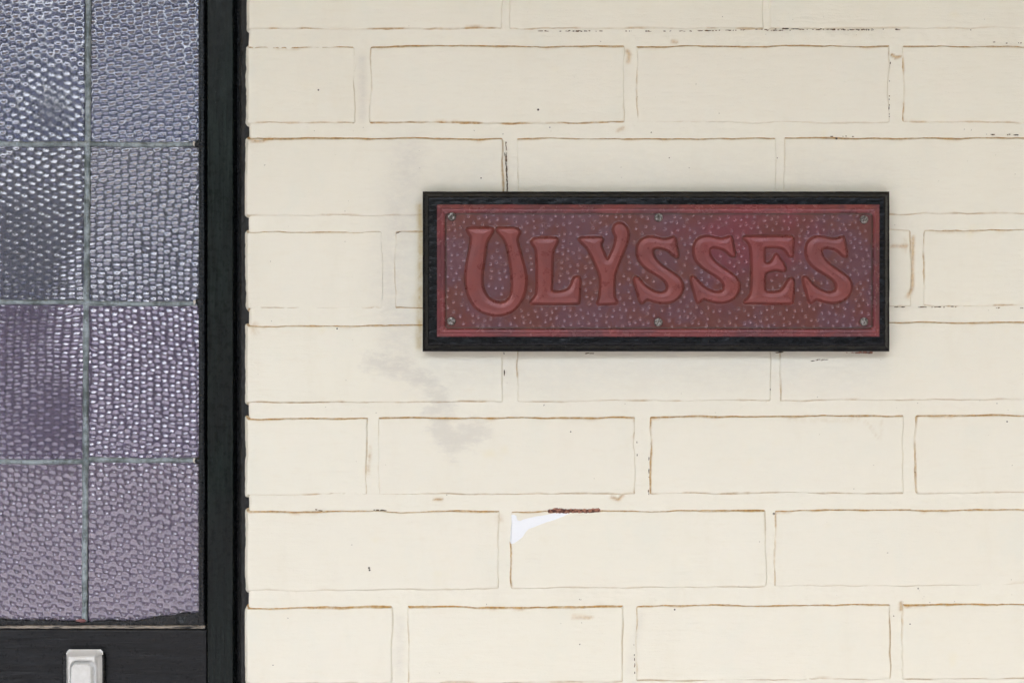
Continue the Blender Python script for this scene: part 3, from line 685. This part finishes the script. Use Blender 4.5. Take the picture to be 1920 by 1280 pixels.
E_ = [(632,412),(645,404),(660,402),(975,402),(990,406),(995,418),(993,525),(988,545),(976,548),(962,540),(940,505),(915,485),(870,478),(800,478),(788,481),(784,495),(783,580),(790,594),(810,598),(832,590),(850,560),(860,538),(872,530),(884,540),(895,560),(925,600),(938,635),(934,650),(918,654),(890,645),(850,645),(805,658),(790,672),(786,700),(786,785),(791,800),(805,806),(850,808),(898,800),(925,775),(945,735),(963,712),(980,705),(993,709),(998,725),(993,870),(986,884),(970,888),(655,885),(640,882),(642,870),(665,850),(685,820),(692,760),(692,560),(685,480),(672,450),(650,430)]
def conv(P, ox, dx=0, dy=0): return [(ox + (a + dx) / K, 340 + (b + dy) / K) for a, b in P]
LET = [conv(U_, 780), conv(L_, 780), conv(Y_, 780), conv(S_, 1230, -411, 4), conv(S_, 1230), conv(E_, 1230), conv(S_, 1230, 815, 2)]
def chaikin(P, n=1):
    for _ in range(n):
        Q = []
        for i in range(len(P)):
            (a, b), (c, d_) = P[i], P[(i + 1) % len(P)]
            Q += [(a * .75 + c * .25, b * .75 + d_ * .25), (a * .25 + c * .75, b * .25 + d_ * .75)]
        P = Q
    return P
LET = [chaikin(P, 1) for P in LET]
px_x = np.arange(819.5, 1649.6, 1.15); px_z = np.arange(631, 383, -1.15)
PX, PZ = np.meshgrid(px_x, px_z)
X, Z = bx_(PX), bz_(PZ)
xs, zs = bx_(px_x), bz_(px_z)
wob = 0.8 * fbm(PX * 0.03, PZ * 0.03, 91, 3)
dO = np.minimum(np.minimum(PX - 820.5, 1648.5 - PX), np.minimum(PZ - 384.8, 630 - PZ)) + wob
dI = rrect(PX, PZ, 834, 1636.5, 399, 617, 7) + 0.6 * fbm(PX * 0.05, PZ * 0.05, 92, 3)
rimh = np.interp(dO, [-2, 0, 2, 4.5, 7, 9, 11.5, 13.5], [0.0, 0.0006, 0.0014, 0.0017, 0.0030, 0.0036, 0.0032, 0.0022])
wave = 0.0006 * noise2(PX * 0.035, 3.3, 95) * np.exp(-((dO - 4) / 4) ** 2)
H = np.where(dI < 0, rimh, 0.0022 + (0.0010 - 0.0022) * smooth(dI / 2.4)) + wave
inner = smooth(dI / 4)
H = H + inner * (0.0003 * fbm(PX * 0.022, PZ * 0.022, 97, 2) + 0.00006 * fbm(PX * 0.11, PZ * 0.11, 98, 3))
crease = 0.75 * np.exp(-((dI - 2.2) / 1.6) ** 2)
# letters: flat tops with soft shoulders, standing out of the sheet
lsd = np.stack([poly_sdf(PX, PZ, P) for P in LET]); best = lsd.max(0); who = lsd.argmax(0)
wid = 4.0
t = smooth((best + wid) / (2 * wid - 1.2))
dome_ = 0.0007 * smooth(best / 12)
H = H + t * 0.0034 + dome_
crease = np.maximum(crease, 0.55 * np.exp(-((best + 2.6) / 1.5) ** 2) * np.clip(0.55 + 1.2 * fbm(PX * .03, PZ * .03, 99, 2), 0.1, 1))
# punched pits over the background
rp = random.Random(11); pts = []
for _ in range(9000):
    a, b = rp.uniform(838, 1633), rp.uniform(402, 614)
    if any((a - c) ** 2 + (b - e) ** 2 < 10.6 ** 2 for c, e in pts): continue
    pts.append((a, b))
SCREWS = [(847, 406), (1235, 407.5), (1620.5, 411.5), (846, 602), (1234.5, 604), (1620.5, 603)]
for a, b in pts:
    i = int((a - px_x[0]) / 1.15); j = int((px_z[0] - b) / 1.15)
    if best[min(j, best.shape[0] - 1), min(i, best.shape[1] - 1)] > -6.5: continue
    if any((a - c) ** 2 + (b - e) ** 2 < 14 ** 2 for c, e in SCREWS): continue
    sl_ = (slice(max(j - 6, 0), j + 7), slice(max(i - 6, 0), i + 7))
    r = np.hypot(PX[sl_] - a, PZ[sl_] - b); k_ = rp.uniform(0.55, 1.0)
    H[sl_] += k_ * (-0.00075 * np.exp(-(r / 1.7) ** 2) + 0.00008 * np.exp(-((r - 4.0) / 1.6) ** 2))
Yp = YB - H
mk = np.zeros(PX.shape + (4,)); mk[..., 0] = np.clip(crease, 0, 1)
let_v = best > -2.7
cell = lambda A: A[:-1, :-1] | A[1:, :-1] | A[:-1, 1:] | A[1:, 1:]
is_let = cell(let_v)
is_rim = cell(dI < 0.6)
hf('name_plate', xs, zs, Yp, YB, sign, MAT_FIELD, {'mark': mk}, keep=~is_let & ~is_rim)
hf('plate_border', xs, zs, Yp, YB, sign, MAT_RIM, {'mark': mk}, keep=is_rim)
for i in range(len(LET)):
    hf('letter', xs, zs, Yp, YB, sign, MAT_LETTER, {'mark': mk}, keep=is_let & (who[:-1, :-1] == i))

for i, (a, b) in enumerate(SCREWS):
    yf = YB - 0.0026; r = 8.2 * S
    cx, cz = float(wx(a, yf)), float(wz(b, yf)); n = 26
    xs = np.linspace(cx - r, cx + r, n); zs = np.linspace(cz - r, cz + r, n); X, Z = np.meshgrid(xs, zs)
    q = np.hypot(X - cx, Z - cz); an = [0.6, 1.5, 1.2, 2.5, 0.9, 2.1][i]
    sl2 = np.abs((X - cx) * math.sin(an) - (Z - cz) * math.cos(an))
    Y = yf - 0.0010 * np.sqrt(np.clip(1 - (q / (r * .96)) ** 2, 0, 1)) + 0.0026 * smooth((q - r * .88) / (r * .12)) + 0.0008 * np.exp(-(sl2 / 0.00055) ** 2)
    hf('screw', xs, zs, Y, YB, sign, MAT_STEEL, keep=(q < r * 1.02)[:-1, :-1])

# ------------------------------------------------------------------ garden beyond the porch (only seen mirrored in the glass)
def leaf():
    k = M('garden_foliage'); p = k.coord(); a = k.noise(3, p, 3)
    k.set(Base_Color=k.mix(a, (0.03, 0.06, 0.025), (0.07, 0.10, 0.04)), Roughness=0.6); return k.m
nl = 42000; g = np.random.default_rng(5)
cx = g.uniform(-17, 11, nl); hgt = 4.7 + 1.0 * fbm(cx * 0.9, 0, 7, 3); hgt = np.where((cx > -2.7) & (cx < -1.4), 3.45, hgt)
zc = g.uniform(-0.15, 1, nl) * hgt
gap = (cx > -3.95) & (cx < -3.35) & (zc > 3.2) & (zc < 4.2)
zc = np.where(gap, zc - 2.0, zc)
c = np.stack([cx, -10 + g.uniform(-0.9, 0.9, nl), zc], -1)
a = g.normal(size=(nl, 3)); a /= np.linalg.norm(a, axis=1)[:, None]; b = np.cross(a, g.normal(size=(nl, 3))); b /= np.linalg.norm(b, axis=1)[:, None]
sz = g.uniform(.08, .16, nl)[:, None]
V = np.stack([c - a * sz, c + b * sz * .6, c + a * sz, c - b * sz * .6], 1).reshape(-1, 3)
hd = link('hedge', raw_mesh('hedge', V - np.array([-3, -10, 0]), np.arange(nl * 4).reshape(-1, 4), 0), (-3, -10, 0), None, leaf())
hd['kind'] = 'stuff'; hd['label'] = 'green garden hedge mirrored in the leadlight glass'; hd['category'] = 'hedge'

for o in scene.objects:
    if '_w' in o: del o['_w']
